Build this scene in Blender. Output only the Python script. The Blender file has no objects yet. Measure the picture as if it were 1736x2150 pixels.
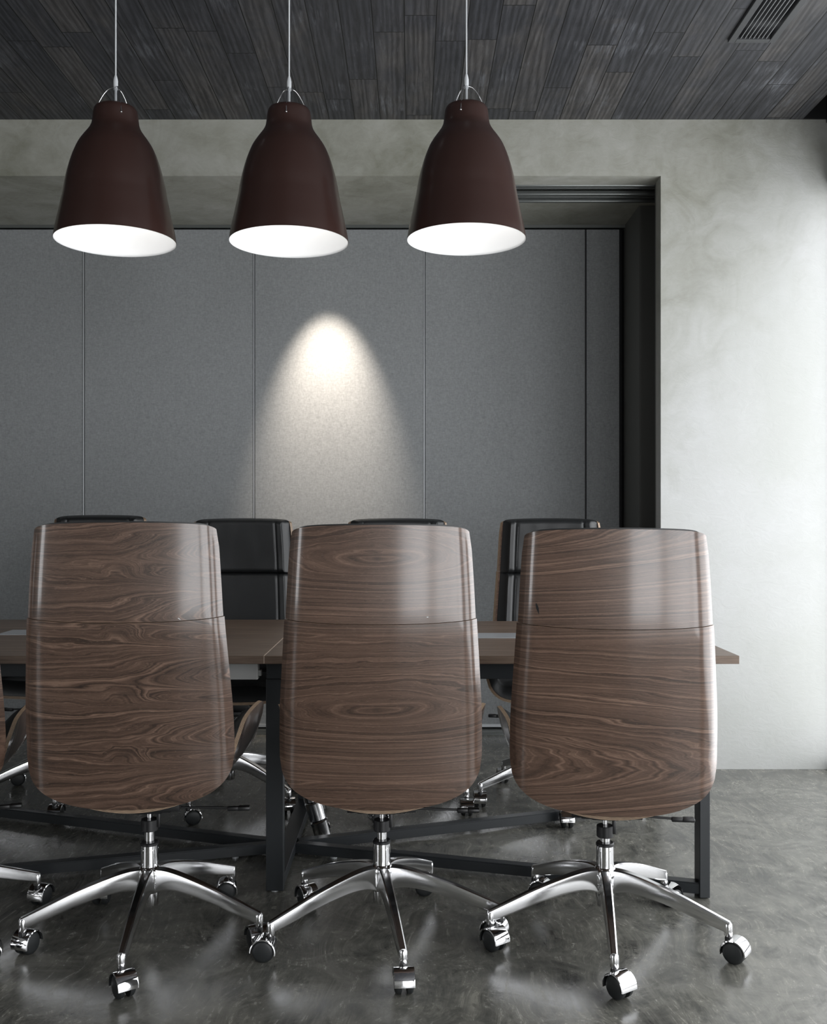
import bpy, bmesh, math, random
from mathutils import Vector, Matrix, noise
R = math.radians
random.seed(7)
SC = bpy.context.scene
COL = SC.collection

# ------------------------------------------------------------------ camera
CAMZ = 1.185
cd = bpy.data.cameras.new('camera')
cam = bpy.data.objects.new('camera', cd); COL.objects.link(cam)
cam.location = (0, 0, CAMZ); cam.rotation_euler = (R(90), 0, 0)
cd.sensor_fit = 'VERTICAL'; cd.sensor_height = 36.0; cd.lens = 35.0
cd.shift_x = 2/2150; cd.shift_y = 10/2150
cd.clip_start = 0.05
SC.camera = cam
# ------------------------------------------------------------------ exposure
vs = SC.view_settings
vs.view_transform = 'Standard'; vs.look = 'None'; vs.gamma = 1; vs.use_curve_mapping = False
vs.exposure = 0.0
# ------------------------------------------------------------------ world
W = bpy.data.worlds.new('overcast_sky'); SC.world = W; W.use_nodes = True
bg = W.node_tree.nodes['Background']; bg.inputs[0].default_value = (0.92, 0.96, 1.0, 1); bg.inputs[1].default_value = 1.6
# ------------------------------------------------------------------ daylight in the window openings
XR = 1.950            # inner face of the window wall
def area(name, loc, rot, sx, sy, power, color):
    l = bpy.data.lights.new(name, 'AREA'); l.shape = 'RECTANGLE'; l.size = sx; l.size_y = sy
    l.energy = power; l.color = color
    o = bpy.data.objects.new(name, l); COL.objects.link(o); o.location = loc; o.rotation_euler = rot
    return o
DAY = (0.98, 0.99, 1.0)
# right wall windows: (y0, y1)
WIN = [(1.30, 4.674), (-3.2, 0.62)]
WTOP = 2.74; WBOT = 0.02
WPOW = [84, 150]
for (a, b), p in zip(WIN, WPOW):
    area('window_daylight', (XR+0.10, (a+b)/2, (WTOP+WBOT)/2), (0, R(90), 0), WTOP-WBOT, b-a, p, DAY)
area('window_daylight', (1.3, -3.4-0.08, (WTOP+WBOT)/2), (R(90), 0, 0), 1.1, WTOP-WBOT, 44, DAY)   # end wall window behind the camera
# left wall window far behind the camera
LX = -4.3
area('window_daylight', (LX-0.08, -0.6, 1.5), (0, R(-90), 0), 1.9, 1.6, 40, DAY)

# ------------------------------------------------------------------ node helpers
def mat(name):
    m = bpy.data.materials.new(name); m.use_nodes = True
    return m, m.node_tree, m.node_tree.nodes['Principled BSDF']
def simple(name, col, rough=0.5, metal=0.0, spec=None, coat=0, coatr=0.1, bump=None):
    m, t, b = mat(name)
    b.inputs['Base Color'].default_value = (*col, 1); b.inputs['Roughness'].default_value = rough
    b.inputs['Metallic'].default_value = metal
    if spec is not None: b.inputs['Specular IOR Level'].default_value = spec
    if coat: b.inputs['Coat Weight'].default_value = coat; b.inputs['Coat Roughness'].default_value = coatr
    if bump:
        sc, st, di = bump
        tc = t.nodes.new('ShaderNodeTexCoord')
        n = t.nodes.new('ShaderNodeTexNoise'); n.inputs['Scale'].default_value = sc; n.inputs['Detail'].default_value = 4
        t.links.new(tc.outputs['Object'], n.inputs['Vector'])
        bp = t.nodes.new('ShaderNodeBump'); bp.inputs['Strength'].default_value = st; bp.inputs['Distance'].default_value = di
        t.links.new(n.outputs['Fac'], bp.inputs['Height']); t.links.new(bp.outputs['Normal'], b.inputs['Normal'])
    return m
class NT:
    """small node-tree writer"""
    def __init__(s, t): s.t = t
    def n(s, typ, **kw):
        nd = s.t.nodes.new(typ)
        for k, v in kw.items(): setattr(nd, k, v)
        return nd
    def l(s, a, b): s.t.links.new(a, b)
    def val(s, x, sock):
        if isinstance(x, (int, float)): sock.default_value = x
        else: s.l(x, sock)
    def m(s, op, a, b=0.0, c=None):
        nd = s.n('ShaderNodeMath', operation=op); s.val(a, nd.inputs[0]); s.val(b, nd.inputs[1])
        if c is not None: s.val(c, nd.inputs[2])
        return nd.outputs[0]
    def noise(s, vec, scale, detail=3, rough=0.5, dist=0.0, dim='3D', w=None):
        nd = s.n('ShaderNodeTexNoise', noise_dimensions=dim)
        nd.inputs['Scale'].default_value = scale; nd.inputs['Detail'].default_value = detail
        nd.inputs['Roughness'].default_value = rough; nd.inputs['Distortion'].default_value = dist
        if dim == '1D': s.l(w, nd.inputs['W'])
        else: s.l(vec, nd.inputs['Vector'])
        return nd.outputs['Fac']
    def ramp(s, fac, stops):
        nd = s.n('ShaderNodeValToRGB'); cr = nd.color_ramp
        while len(cr.elements) < len(stops): cr.elements.new(0.5)
        for e, (p, c) in zip(cr.elements, stops):
            e.position = p; e.color = (c, c, c, 1) if isinstance(c, (int, float)) else (*c, 1)
        s.l(fac, nd.inputs[0]); return nd.outputs[0]
    def mix(s, fac, a, b, blend='MIX'):
        nd = s.n('ShaderNodeMix', data_type='RGBA', blend_type=blend)
        s.val(fac, nd.inputs[0])
        for x, i in ((a, 6), (b, 7)):
            if isinstance(x, tuple): nd.inputs[i].default_value = (*x, 1)
            else: s.l(x, nd.inputs[i])
        return nd.outputs[2]
    def comb(s, x, y, z):
        nd = s.n('ShaderNodeCombineXYZ')
        for i, v in enumerate((x, y, z)): s.val(v, nd.inputs[i])
        return nd.outputs[0]
    def sep(s, v):
        nd = s.n('ShaderNodeSeparateXYZ'); s.l(v, nd.inputs[0]); return nd.outputs
    def mapping(s, v, scale=(1,1,1), loc=(0,0,0), rot=(0,0,0)):
        nd = s.n('ShaderNodeMapping'); nd.inputs['Scale'].default_value = scale
        nd.inputs['Location'].default_value = loc; nd.inputs['Rotation'].default_value = rot
        s.l(v, nd.inputs['Vector']); return nd.outputs[0]
    def bump(s, h, strength, dist, bsdf):
        nd = s.n('ShaderNodeBump'); nd.inputs['Strength'].default_value = strength; nd.inputs['Distance'].default_value = dist
        s.l(h, nd.inputs['Height']); s.l(nd.outputs[0], bsdf.inputs['Normal'])

# ---------------------------------------------------------------- materials
def m_plaster(name='mottled_plaster', dark=(0.185,0.187,0.142), light=(0.325,0.326,0.282), pale=(0.45,0.45,0.418)):
    m, t, b = mat(name); N = NT(t)
    tc = N.n('ShaderNodeTexCoord').outputs['Object']
    big = N.noise(tc, 1.1, 5, 0.62, 0.6)
    mid = N.noise(N.mapping(tc, (1,1,0.8), (3,1,7)), 4.5, 6, 0.6, 1.2)
    fine = N.noise(N.mapping(tc, (1,1,1.6), (9,2,0), (0,0.6,0)), 14, 7, 0.7, 1.5)
    f = N.m('ADD', N.m('MULTIPLY', big, 0.5), N.m('MULTIPLY', mid, 0.35)); f = N.m('ADD', f, N.m('MULTIPLY', fine, 0.15))
    base = N.ramp(f, [(0.33, dark), (0.5, light), (0.66, pale)])
    xs = N.sep(tc)
    # window light painted into the pier's plaster: paler to the right and lower down
    k = N.m('ADD', N.m('MULTIPLY', N.m('SUBTRACT', xs[0], 1.2), 2.2), N.m('MULTIPLY', N.m('SUBTRACT', 2.65, xs[2]), 1.6))
    k = N.ramp(N.m('ADD', N.m('MULTIPLY', k, 0.4), N.m('MULTIPLY', N.m('SUBTRACT', mid, 0.5), 0.7)), [(0.0, 0.0), (0.8, 1.0)])
    wl = N.mix(N.m('MULTIPLY', fine, 0.75), (0.45,0.455,0.447), (0.55,0.558,0.556))
    wl = N.mix(N.ramp(big, [(0.38,0.0),(0.62,0.6)]), wl, (0.42,0.43,0.405))
    c = N.mix(k, base, wl)
    N.l(c, b.inputs['Base Color'])
    b.inputs['Roughness'].default_value = 0.62
    b.inputs['Specular IOR Level'].default_value = 0.35
    h = N.m('ADD', fine, N.m('MULTIPLY', mid, 0.6)); N.bump(h, 0.18, 0.01, b)
    return m
def m_ceiling():
    m, t, b = mat('dark_stained_ceiling_boards'); N = NT(t)
    tc = N.n('ShaderNodeTexCoord').outputs['Object']
    xs = N.sep(tc)
    xo = N.m('ADD', xs[0], 0.031)
    wn = N.n('ShaderNodeTexWhiteNoise', noise_dimensions='1D'); N.l(N.m('FLOOR', N.m('DIVIDE', xo, 0.12)), wn.inputs['W'])
    v = N.comb(N.m('ADD', xs[1], N.m('MULTIPLY', wn.outputs['Value'], 4.7)), xo, 0.0)
    def brick(c1, c2, mortar, ms):
        br = N.n('ShaderNodeTexBrick'); br.offset = 0.0; br.squash = 0.8; br.squash_frequency = 3
        br.inputs['Color1'].default_value = c1; br.inputs['Color2'].default_value = c2; br.inputs['Mortar'].default_value = mortar
        br.inputs['Scale'].default_value = 1.0; br.inputs['Mortar Size'].default_value = ms; br.inputs['Mortar Smooth'].default_value = 0.3
        br.inputs['Bias'].default_value = 0.0; br.inputs['Brick Width'].default_value = 1.15; br.inputs['Row Height'].default_value = 0.12
        N.l(v, br.inputs['Vector']); return br
    rnd = brick((0,0,0,1), (1,1,1,1), (0.5,0.5,0.5,1), 0.0)
    gap = brick((0,0,0,1), (0,0,0,1), (1,1,1,1), 0.0022)
    r = N.m('MULTIPLY', N.sep(rnd.outputs['Color'])[0], 1.0)
    gv = N.comb(N.m('MULTIPLY', xs[0], 1.0), N.m('MULTIPLY', xs[1], 0.07), N.m('MULTIPLY', r, 37.0))
    grain = N.noise(gv, 70, 5, 0.7, 0.8)
    gv2 = N.comb(xs[0], N.m('MULTIPLY', xs[1], 0.075), N.m('MULTIPLY', r, 11.0))
    cath = N.n('ShaderNodeTexWave', wave_type='BANDS', bands_direction='X')
    cath.inputs['Scale'].default_value = 13; cath.inputs['Distortion'].default_value = 13; cath.inputs['Detail'].default_value = 2; cath.inputs['Detail Scale'].default_value = 0.9
    N.l(gv2, cath.inputs['Vector'])
    blot = N.noise(N.comb(xs[0], N.m('MULTIPLY', xs[1], 0.5), N.m('MULTIPLY', r, 5.0)), 6.5, 4, 0.65, 0.4)
    tone = N.m('ADD', N.m('MULTIPLY', r, 0.30), N.m('MULTIPLY', blot, 0.72))
    c = N.ramp(tone, [(0.2, (0.022,0.024,0.029)), (0.5, (0.042,0.043,0.048)), (0.66, (0.063,0.060,0.059)), (0.85, (0.088,0.090,0.098))])
    g = N.ramp(N.m('ADD', N.m('MULTIPLY', grain, 0.80), N.m('MULTIPLY', cath.outputs['Fac'], 0.20)), [(0.32, 0.55), (0.5, 1.0), (0.68, 1.6)])
    c = N.mix(1.0, c, g, 'MULTIPLY')
    # worn whitish streaks
    sv = N.comb(xs[0], N.m('MULTIPLY', xs[1], 0.06), N.m('MULTIPLY', r, 9.0))
    st = N.ramp(N.m('MULTIPLY', N.noise(sv, 60, 6, 0.75, 0.3), N.noise(tc, 3.1, 3, 0.6)), [(0.31, 0.0), (0.46, 0.75)])
    c = N.mix(st, c, (0.17,0.18,0.20))
    # knots
    vo = N.n('ShaderNodeTexVoronoi'); vo.inputs['Scale'].default_value = 3.0; N.l(N.comb(xs[0], N.m('MULTIPLY', xs[1], 0.75), 0.0), vo.inputs['Vector'])
    kn = N.ramp(vo.outputs['Distance'], [(0.0, 1.0), (0.045, 0.0)])
    c = N.mix(N.m('MULTIPLY', kn, 0.75), c, (0.006,0.006,0.006))
    c = N.mix(gap.outputs['Fac'], c, (0.002,0.002,0.002))
    N.l(c, b.inputs['Base Color'])
    b.inputs['Roughness'].default_value = 0.55; b.inputs['Specular IOR Level'].default_value = 0.4
    h = N.m('SUBTRACT', N.m('MULTIPLY', grain, 0.35), N.m('MULTIPLY', gap.outputs['Fac'], 2.0)); h = N.m('ADD', h, N.m('MULTIPLY', r, 0.5))
    N.bump(h, 0.5, 0.003, b)
    return m
def m_concrete():
    m, t, b = mat('polished_concrete'); N = NT(t)
    tc = N.n('ShaderNodeTexCoord').outputs['Object']
    big = N.noise(tc, 1.3, 5, 0.6, 0.8)
    mid = N.noise(N.mapping(tc, (1,1,1), (4,2,0)), 5.5, 6, 0.7, 1.8)
    def strokes(rot, loc, sc):
        wv = N.noise(tc, 1.7, 2, 0.5)
        p = N.mapping(tc, (1, 0.13, 1), loc, (0, 0, rot))
        mx = N.n('ShaderNodeVectorMath', operation='ADD'); N.l(p, mx.inputs[0]); N.l(N.comb(N.m('MULTIPLY', wv, 0.55), 0.0, 0.0), mx.inputs[1])
        return N.noise(mx.outputs[0], sc, 7, 0.80, 0.4)
    s1 = strokes(0.9, (0,0,0), 36); s2 = strokes(-0.75, (5,1,2), 32); s3 = strokes(1.5, (2,7,2), 42)
    sel = N.noise(tc, 4.4, 3, 0.55, 1.8)
    s = N.mix(N.ramp(sel, [(0.46,0.0),(0.5,1.0)]), s1, s2)
    s = N.mix(N.ramp(mid, [(0.54,0.0),(0.58,1.0)]), s, s3)
    s = N.sep(s)[0]
    sg = N.ramp(s, [(0.42, 0.0), (0.54, 0.40), (0.66, 1.0)])
    mask = N.ramp(N.noise(N.mapping(tc, (1,1,1), (11,3,0)), 5.0, 5, 0.65, 1.4), [(0.36, 0.12), (0.62, 1.0)])
    f = N.m('ADD', N.m('MULTIPLY', big, 0.40), N.m('MULTIPLY', mid, 0.60))
    c = N.ramp(f, [(0.36, (0.042,0.043,0.041)), (0.5, (0.096,0.096,0.086)), (0.62, (0.180,0.177,0.158))])
    c = N.mix(N.m('MULTIPLY', N.m('MULTIPLY', N.sep(sg)[0], N.sep(mask)[0]), 0.9), c, (0.28,0.272,0.235))
    sp = N.noise(tc, 260, 2, 0.6)
    c = N.mix(N.ramp(sp, [(0.70,0.0),(0.76,0.5)]), c, (0.30,0.30,0.28))
    N.l(c, b.inputs['Base Color'])
    rg = N.m('ADD', 0.13, N.m('MULTIPLY', N.sep(sg)[0], 0.12)); rg = N.m('ADD', rg, N.m('MULTIPLY', mid, 0.12))
    N.l(rg, b.inputs['Roughness'])
    b.inputs['Specular IOR Level'].default_value = 0.75
    N.bump(N.m('ADD', s, N.m('MULTIPLY', mid, 1.5)), 0.10, 0.004, b)
    return m
def m_fabric():
    m, t, b = mat('grey_partition_fabric'); N = NT(t)
    tc = N.n('ShaderNodeTexCoord').outputs['Object']
    w1 = N.noise(N.mapping(tc, (1,1,0.14)), 420, 2, 0.6); w2 = N.noise(N.mapping(tc, (0.14,1,1)), 420, 2, 0.6)
    w3 = N.noise(tc, 90, 3, 0.5)
    f = N.m('ADD', N.m('MULTIPLY', N.m('ADD', w1, w2), 0.35), N.m('MULTIPLY', w3, 0.3))
    c = N.ramp(f, [(0.38, (0.222,0.231,0.236)), (0.62, (0.325,0.337,0.344))])
    big = N.noise(N.mapping(tc, (1,1,0.6)), 1.6, 3, 0.5)
    c = N.mix(N.m('MULTIPLY', big, 0.22), c, (0.22,0.228,0.235))
    N.l(c, b.inputs['Base Color']); b.inputs['Roughness'].default_value = 0.8; b.inputs['Specular IOR Level'].default_value = 0.3
    N.bump(f, 0.12, 0.001, b)
    return m
def m_walnut(name, mode, u0, P, ph, ecc=0.16, amp=0.05, freq=60, seed=0.0, tint=1.0, con=1.0):
    """horizontal-grain walnut veneer in UV metres; figures repeat every P metres up the sheet.
    mode 'flame': straight grain opening into flames right of u0; mode 'eye': long eyes round a knot at u0"""
    m, t, b = mat(name); N = NT(t)
    uv = N.n('ShaderNodeUVMap').outputs[0]; xs = N.sep(uv); u, v = xs[0], xs[1]
    per = N.m('MULTIPLY', N.m('ADD', v, ph), 2*math.pi/P)
    cu = N.m('MULTIPLY', N.m('COSINE', per), P*0.8); su = N.m('MULTIPLY', N.m('SINE', per), P*0.8)
    def pv(k, sd): return N.comb(N.m('MULTIPLY', u, k), N.m('ADD', cu, sd), N.m('ADD', su, N.m('MULTIPLY', v, 0.12)))
    d1 = N.noise(pv(0.75, seed), 4.2, 2.5, 0.5); d2 = N.noise(pv(0.8, seed+5), 13, 3, 0.55)
    wob = N.m('ADD', N.m('MULTIPLY', N.m('SUBTRACT', d1, 0.5), amp), N.m('MULTIPLY', N.m('SUBTRACT', d2, 0.5), amp*0.22))
    fold = N.m('PINGPONG', N.m('ADD', N.m('ADD', v, ph), N.m('MULTIPLY', wob, 0.6)), P/2)
    fold = N.m('SQRT', N.m('ADD', N.m('MULTIPLY', fold, fold), 0.00003))
    du = N.m('SUBTRACT', u, u0)
    if mode == 'flame':
        dr = N.m('MAXIMUM', N.m('ADD', du, 0.03), 0.0)
        A = N.m('ADD', 0.006, N.m('MULTIPLY', dr, ecc))
        th = N.m('ADD', per, N.m('ADD', N.m('MULTIPLY', du, 3.2), N.m('MULTIPLY', wob, 26.0)))
        th = N.m('ADD', th, N.m('MULTIPLY', N.m('SINE', th), 0.55))
        r = N.m('ADD', N.m('MULTIPLY', v, 0.75), N.m('MULTIPLY', A, N.m('COSINE', th)))
        # a small eye at the axis where the flame starts
        er = N.m('SQRT', N.m('ADD', N.m('MULTIPLY', fold, fold), N.m('POWER', N.m('MULTIPLY', N.m('ABSOLUTE', du), 0.33), 2.0)))
        r = N.m('SUBTRACT', r, N.m('MULTIPLY', N.m('MAXIMUM', N.m('SUBTRACT', 0.022, er), 0.0), 1.2))
    else:
        r = N.m('SQRT', N.m('ADD', N.m('MULTIPLY', fold, fold), N.m('POWER', N.m('MULTIPLY', N.m('ABSOLUTE', du), ecc), 2.0)))
        er = N.m('SQRT', N.m('ADD', N.m('MULTIPLY', fold, fold), N.m('POWER', N.m('MULTIPLY', N.m('ABSOLUTE', du), 0.6), 2.0)))
    r = N.m('ADD', r, wob)
    ww = N.m('ADD', N.m('MULTIPLY', r, freq), seed*3.1)
    rings = N.noise(None, 1.5, 2.0, 0.6, dim='1D', w=ww)
    rings2 = N.noise(None, 6.0, 2, 0.6, dim='1D', w=ww)
    fib = N.noise(N.comb(N.m('MULTIPLY', u, 0.03), N.m('ADD', v, N.m('MULTIPLY', wob, 0.8)), seed), 430, 4, 0.65)
    streak = N.noise(N.comb(N.m('MULTIPLY', u, 0.09), N.m('ADD', v, wob), seed+4), 30, 5, 0.62)
    f = N.m('ADD', N.m('MULTIPLY', rings, 0.40), N.m('MULTIPLY', rings2, 0.20))
    f = N.m('ADD', f, N.m('MULTIPLY', streak, 0.27)); f = N.m('ADD', f, N.m('MULTIPLY', fib, 0.15))
    f = N.m('ADD', N.m('MULTIPLY', N.m('SUBTRACT', f, 0.505), con), 0.505)
    T = tint
    c = N.ramp(f, [(0.34, (0.022*T,0.0130*T,0.0095*T)), (0.44, (0.056*T,0.0325*T,0.0225*T)), (0.53, (0.095*T,0.0560*T,0.0395*T)), (0.68, (0.200*T,0.126*T,0.090*T))])
    knot = N.ramp(N.m('ADD', er, N.m('MULTIPLY', N.m('SUBTRACT', d2, 0.5), 0.004)), [(0.0055, 1.0), (0.010, 0.0)])
    c = N.mix(N.m('MULTIPLY', knot, 0.6), c, (0.02,0.012,0.009))
    pores = N.noise(N.comb(N.m('MULTIPLY', u, 0.07), N.m('ADD', v, N.m('MULTIPLY', wob, 0.8)), seed+9), 900, 2, 0.6)
    c = N.mix(N.ramp(pores, [(0.60,0.0),(0.70,0.5)]), c, (0.020,0.012,0.009))
    c = N.mix(N.ramp(pores, [(0.30,0.35),(0.39,0.0)]), c, (0.27,0.19,0.14))
    N.l(c, b.inputs['Base Color'])
    N.l(N.m('ADD', 0.30, N.m('MULTIPLY', fib, 0.14)), b.inputs['Roughness'])
    b.inputs['Coat Weight'].default_value = 1.0; b.inputs['Coat Roughness'].default_value = 0.15
    N.bump(f, 0.04, 0.001, b)
    return m
def m_ply():
    m, t, b = mat('plywood_edge'); N = NT(t)
    uv = N.n('ShaderNodeUVMap').outputs[0]; xs = N.sep(uv)
    w = N.m('SINE', N.m('MULTIPLY', xs[1], 2*math.pi*5))
    n = N.noise(N.comb(N.m('MULTIPLY', xs[0], 1.0), N.m('MULTIPLY', xs[1], 0.3), 0.0), 60, 3)
    f = N.m('ADD', N.m('MULTIPLY', w, 0.22), n)
    c = N.ramp(f, [(0.3, (0.10,0.065,0.042)), (0.7, (0.42,0.30,0.20))])
    N.l(c, b.inputs['Base Color']); b.inputs['Roughness'].default_value = 0.5
    return m
def m_laminate():
    m, t, b = mat('walnut_laminate_table'); N = NT(t)
    tc = N.n('ShaderNodeTexCoord').outputs['Object']; xs = N.sep(tc)
    f1 = N.noise(N.comb(N.m('MULTIPLY', xs[0], 0.03), xs[1], xs[2]), 260, 4, 0.65)
    f2 = N.noise(N.comb(N.m('MULTIPLY', xs[0], 0.12), xs[1], xs[2]), 30, 4, 0.6)
    f = N.m('ADD', N.m('MULTIPLY', f1, 0.5), N.m('MULTIPLY', f2, 0.5))
    c = N.ramp(f, [(0.36, (0.078,0.052,0.037)), (0.5, (0.140,0.097,0.071)), (0.64, (0.205,0.148,0.112))])
    N.l(c, b.inputs['Base Color']); b.inputs['Roughness'].default_value = 0.42; b.inputs['Specular IOR Level'].default_value = 0.45
    return m
def m_brushed(name, col, rough):
    m, t, b = mat(name); N = NT(t)
    tc = N.n('ShaderNodeTexCoord').outputs['Object']
    n = N.noise(tc, 11, 2, 0.5, 0.8)
    b.inputs['Base Color'].default_value = (*col, 1); b.inputs['Metallic'].default_value = 1
    N.l(N.m('ADD', rough, N.m('MULTIPLY', n, 0.16)), b.inputs['Roughness'])
    return m
M = {}
M['plaster'] = m_plaster()
M['plaster_room'] = simple('plain_grey_plaster', (0.22,0.22,0.21), 0.7)
M['ceiling'] = m_ceiling()
M['concrete'] = m_concrete()
M['fabric'] = m_fabric()
M['paint'] = simple('grey_painted_reveal', (0.115,0.117,0.11), 0.55, bump=(30, 0.1, 0.004))
M['black'] = simple('black_gap', (0.004,0.004,0.005), 0.6)
M['seam_alu'] = simple('aluminium_edge_strip', (0.55,0.57,0.59), 0.4, 0.5)
M['wal_a'] = m_walnut('walnut_veneer_flame', 'flame', 0.00, 0.155, 0.045, 0.22, 0.045, 85, 1.7, 0.9, 1.1)
M['wal_b'] = m_walnut('walnut_veneer_eyes', 'eye', -0.01, 0.38, 0.065, 0.17, 0.034, 95, 5.2, 1.05, 0.85)
M['wal_c'] = m_walnut('walnut_veneer_straight', 'eye', -1.1, 0.62, 0.06, 0.10, 0.020, 120, 9.4, 1.2, 0.95)
M['ply'] = m_ply()
M['leather'] = simple('black_leather', (0.012,0.013,0.014), 0.43, 0, 0.55, bump=(160, 0.12, 0.002))
M['thread'] = simple('grey_thread', (0.12,0.125,0.13), 0.7)
M['alu'] = m_brushed('polished_cast_aluminium', (0.80,0.80,0.81), 0.10)
M['chrome'] = simple('chrome', (0.80,0.80,0.81), 0.06, 1)
M['plastic'] = simple('black_plastic', (0.010,0.010,0.011), 0.38)
M['rubber'] = simple('black_caster_tread', (0.016,0.018,0.019), 0.5)
M['enamel'] = simple('brown_lamp_enamel', (0.036,0.0175,0.0145), 0.30, 0, 0.5, coat=0.25, coatr=0.12)
M['inner'] = simple('white_lamp_lining', (0.80,0.81,0.82), 0.6)
M['cord'] = simple('white_textile_cord', (0.62,0.64,0.66), 0.7)
M['laminate'] = m_laminate()
M['steel'] = simple('black_powder_coat', (0.018,0.021,0.024), 0.42)
M['silver'] = simple('silver_lid', (0.55,0.57,0.60), 0.35, 0.6)
M['tray'] = simple('grey_cable_tray', (0.40,0.40,0.39), 0.5)
M['edgeband'] = simple('pale_edge_band', (0.50,0.40,0.32), 0.5)
M['vent'] = simple('grey_vent_metal', (0.055,0.057,0.060), 0.5)
M['slat'] = simple('grey_vent_slat', (0.16,0.165,0.17), 0.45)
M['frame'] = simple('dark_window_frame', (0.03,0.032,0.034), 0.45)
def emit(name, col, s):
    m, t, b = mat(name); b.inputs['Base Color'].default_value = (0,0,0,1)
    b.inputs['Emission Color'].default_value = (*col, 1); b.inputs['Emission Strength'].default_value = s; return m
M['bulb'] = emit('lamp_bulb_glow', (1.0,0.96,0.91), 15)
M['led'] = emit('downlight_glow', (1.0,0.88,0.72), 6)

# ---------------------------------------------------------------- mesh helpers
def link(name, me, parent=None, mats=()):
    o = bpy.data.objects.new(name, me); COL.objects.link(o)
    if parent: o.parent = parent
    return o
def mesh_bm(name, bm, mats, smooth=None):
    bmesh.ops.recalc_face_normals(bm, faces=bm.faces[:])
    me = bpy.data.meshes.new(name); bm.to_mesh(me); bm.free()
    for x in (mats if isinstance(mats, (list, tuple)) else [mats]): me.materials.append(x)
    if smooth is not None:
        for p in me.polygons: p.use_smooth = True
        me.set_sharp_from_angle(angle=R(smooth))
    return me
def tag(o, label=None, cat=None, group=None, kind=None):
    if label: o['label'] = label
    if cat: o['category'] = cat
    if group: o['group'] = group
    if kind: o['kind'] = kind
    return o
def box(bm, x0, x1, y0, y1, z0, z1, bev=0, seg=2, mi=0):
    r = bmesh.ops.create_cube(bm, size=1)
    vs_ = r['verts']
    for v in vs_:
        v.co = Vector(((x0+x1)/2 + v.co.x*(x1-x0), (y0+y1)/2 + v.co.y*(y1-y0), (z0+z1)/2 + v.co.z*(z1-z0)))
    fs = set(f for v in vs_ for f in v.link_faces)
    for f in fs: f.material_index = mi
    if bev:
        es = list(set(e for v in vs_ for e in v.link_edges))
        r = bmesh.ops.bevel(bm, geom=es, offset=bev, segments=seg, affect='EDGES', profile=0.5)
        for f in r['faces']: f.material_index = mi
    return vs_
def boxes(name, lst, m, parent=None, bev=0, smooth=None):
    bm = bmesh.new()
    for b_ in lst: box(bm, *b_, bev=bev)
    return link(name, mesh_bm(name, bm, m, smooth), parent)
def lathe(bm, prof, seg=32, mat_=None, mi=0, closed=False):
    """prof: list of (r, z); revolve about Z"""
    rings = []
    for r, z in prof:
        if r < 1e-6: rings.append([bm.verts.new((0,0,z))])
        else: rings.append([bm.verts.new((r*math.cos(2*math.pi*i/seg), r*math.sin(2*math.pi*i/seg), z)) for i in range(seg)])
    allv = [v for g in rings for v in g]
    pairs = list(zip(rings, rings[1:]))
    if closed: pairs.append((rings[-1], rings[0]))
    for a, b in pairs:
        for i in range(seg):
            j = (i+1) % seg
            if len(a) == 1 and len(b) == 1: continue
            if len(a) == 1: f = bm.faces.new((a[0], b[i], b[j]))
            elif len(b) == 1: f = bm.faces.new((a[i], b[0], a[j]))
            else: f = bm.faces.new((a[i], b[i], b[j], a[j]))
            f.material_index = mi
    if mat_ is not None:
        for v in allv: v.co = mat_ @ v.co
    return allv
def tube(bm, pts, rad, seg=10, mi=0, cap=True):
    pts = [Vector(p) for p in pts]; rings = []
    prev = None
    for i, p in enumerate(pts):
        d = (pts[min(i+1, len(pts)-1)] - pts[max(i-1, 0)]).normalized()
        if prev is None:
            a = Vector((0,0,1)) if abs(d.z) < 0.9 else Vector((1,0,0)); n = d.cross(a).normalized()
        else: n = (prev - d*prev.dot(d)).normalized()
        prev = n; b = d.cross(n)
        r = rad[i] if isinstance(rad, (list, tuple)) else rad
        rings.append([bm.verts.new(p + r*(math.cos(2*math.pi*k/seg)*n + math.sin(2*math.pi*k/seg)*b)) for k in range(seg)])
    for a, b in zip(rings, rings[1:]):
        for k in range(seg):
            f = bm.faces.new((a[k], a[(k+1)%seg], b[(k+1)%seg], b[k])); f.material_index = mi
    if cap: bm.faces.new(rings[0]); bm.faces.new(rings[-1][::-1])
def bar(bm, p, q, w, h, bev=0.003):
    """rectangular tube from p to q, w wide sideways, h tall"""
    p, q = Vector(p), Vector(q); d = q-p; L = d.length
    vs_ = []
    r = bmesh.ops.create_cube(bm, size=1); vs_ = r['verts']
    for v in vs_: v.co = Vector((v.co.x*L, v.co.y*w, v.co.z*h))
    es = list(set(e for v in vs_ for e in v.link_edges))
    r2 = bmesh.ops.bevel(bm, geom=es, offset=bev, segments=2, affect='EDGES')
    allv = set(r2['verts']) | set(v for v in vs_ if v.is_valid)
    x = d.normalized(); z = Vector((0,0,1)); y = z.cross(x).normalized() if abs(x.z) < 0.99 else Vector((0,1,0)); z = x.cross(y)
    mt = Matrix((x, y, z)).transposed().to_4x4(); mt.translation = (p+q)/2
    for v in allv: v.co = mt @ v.co
def interp(tab, x):
    if x <= tab[0][0]: return tab[0][1]
    for (a, va), (b, vb) in zip(tab, tab[1:]):
        if x <= b:
            return va + (vb-va)*(x-a)/(b-a)
    return tab[-1][1]
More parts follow.
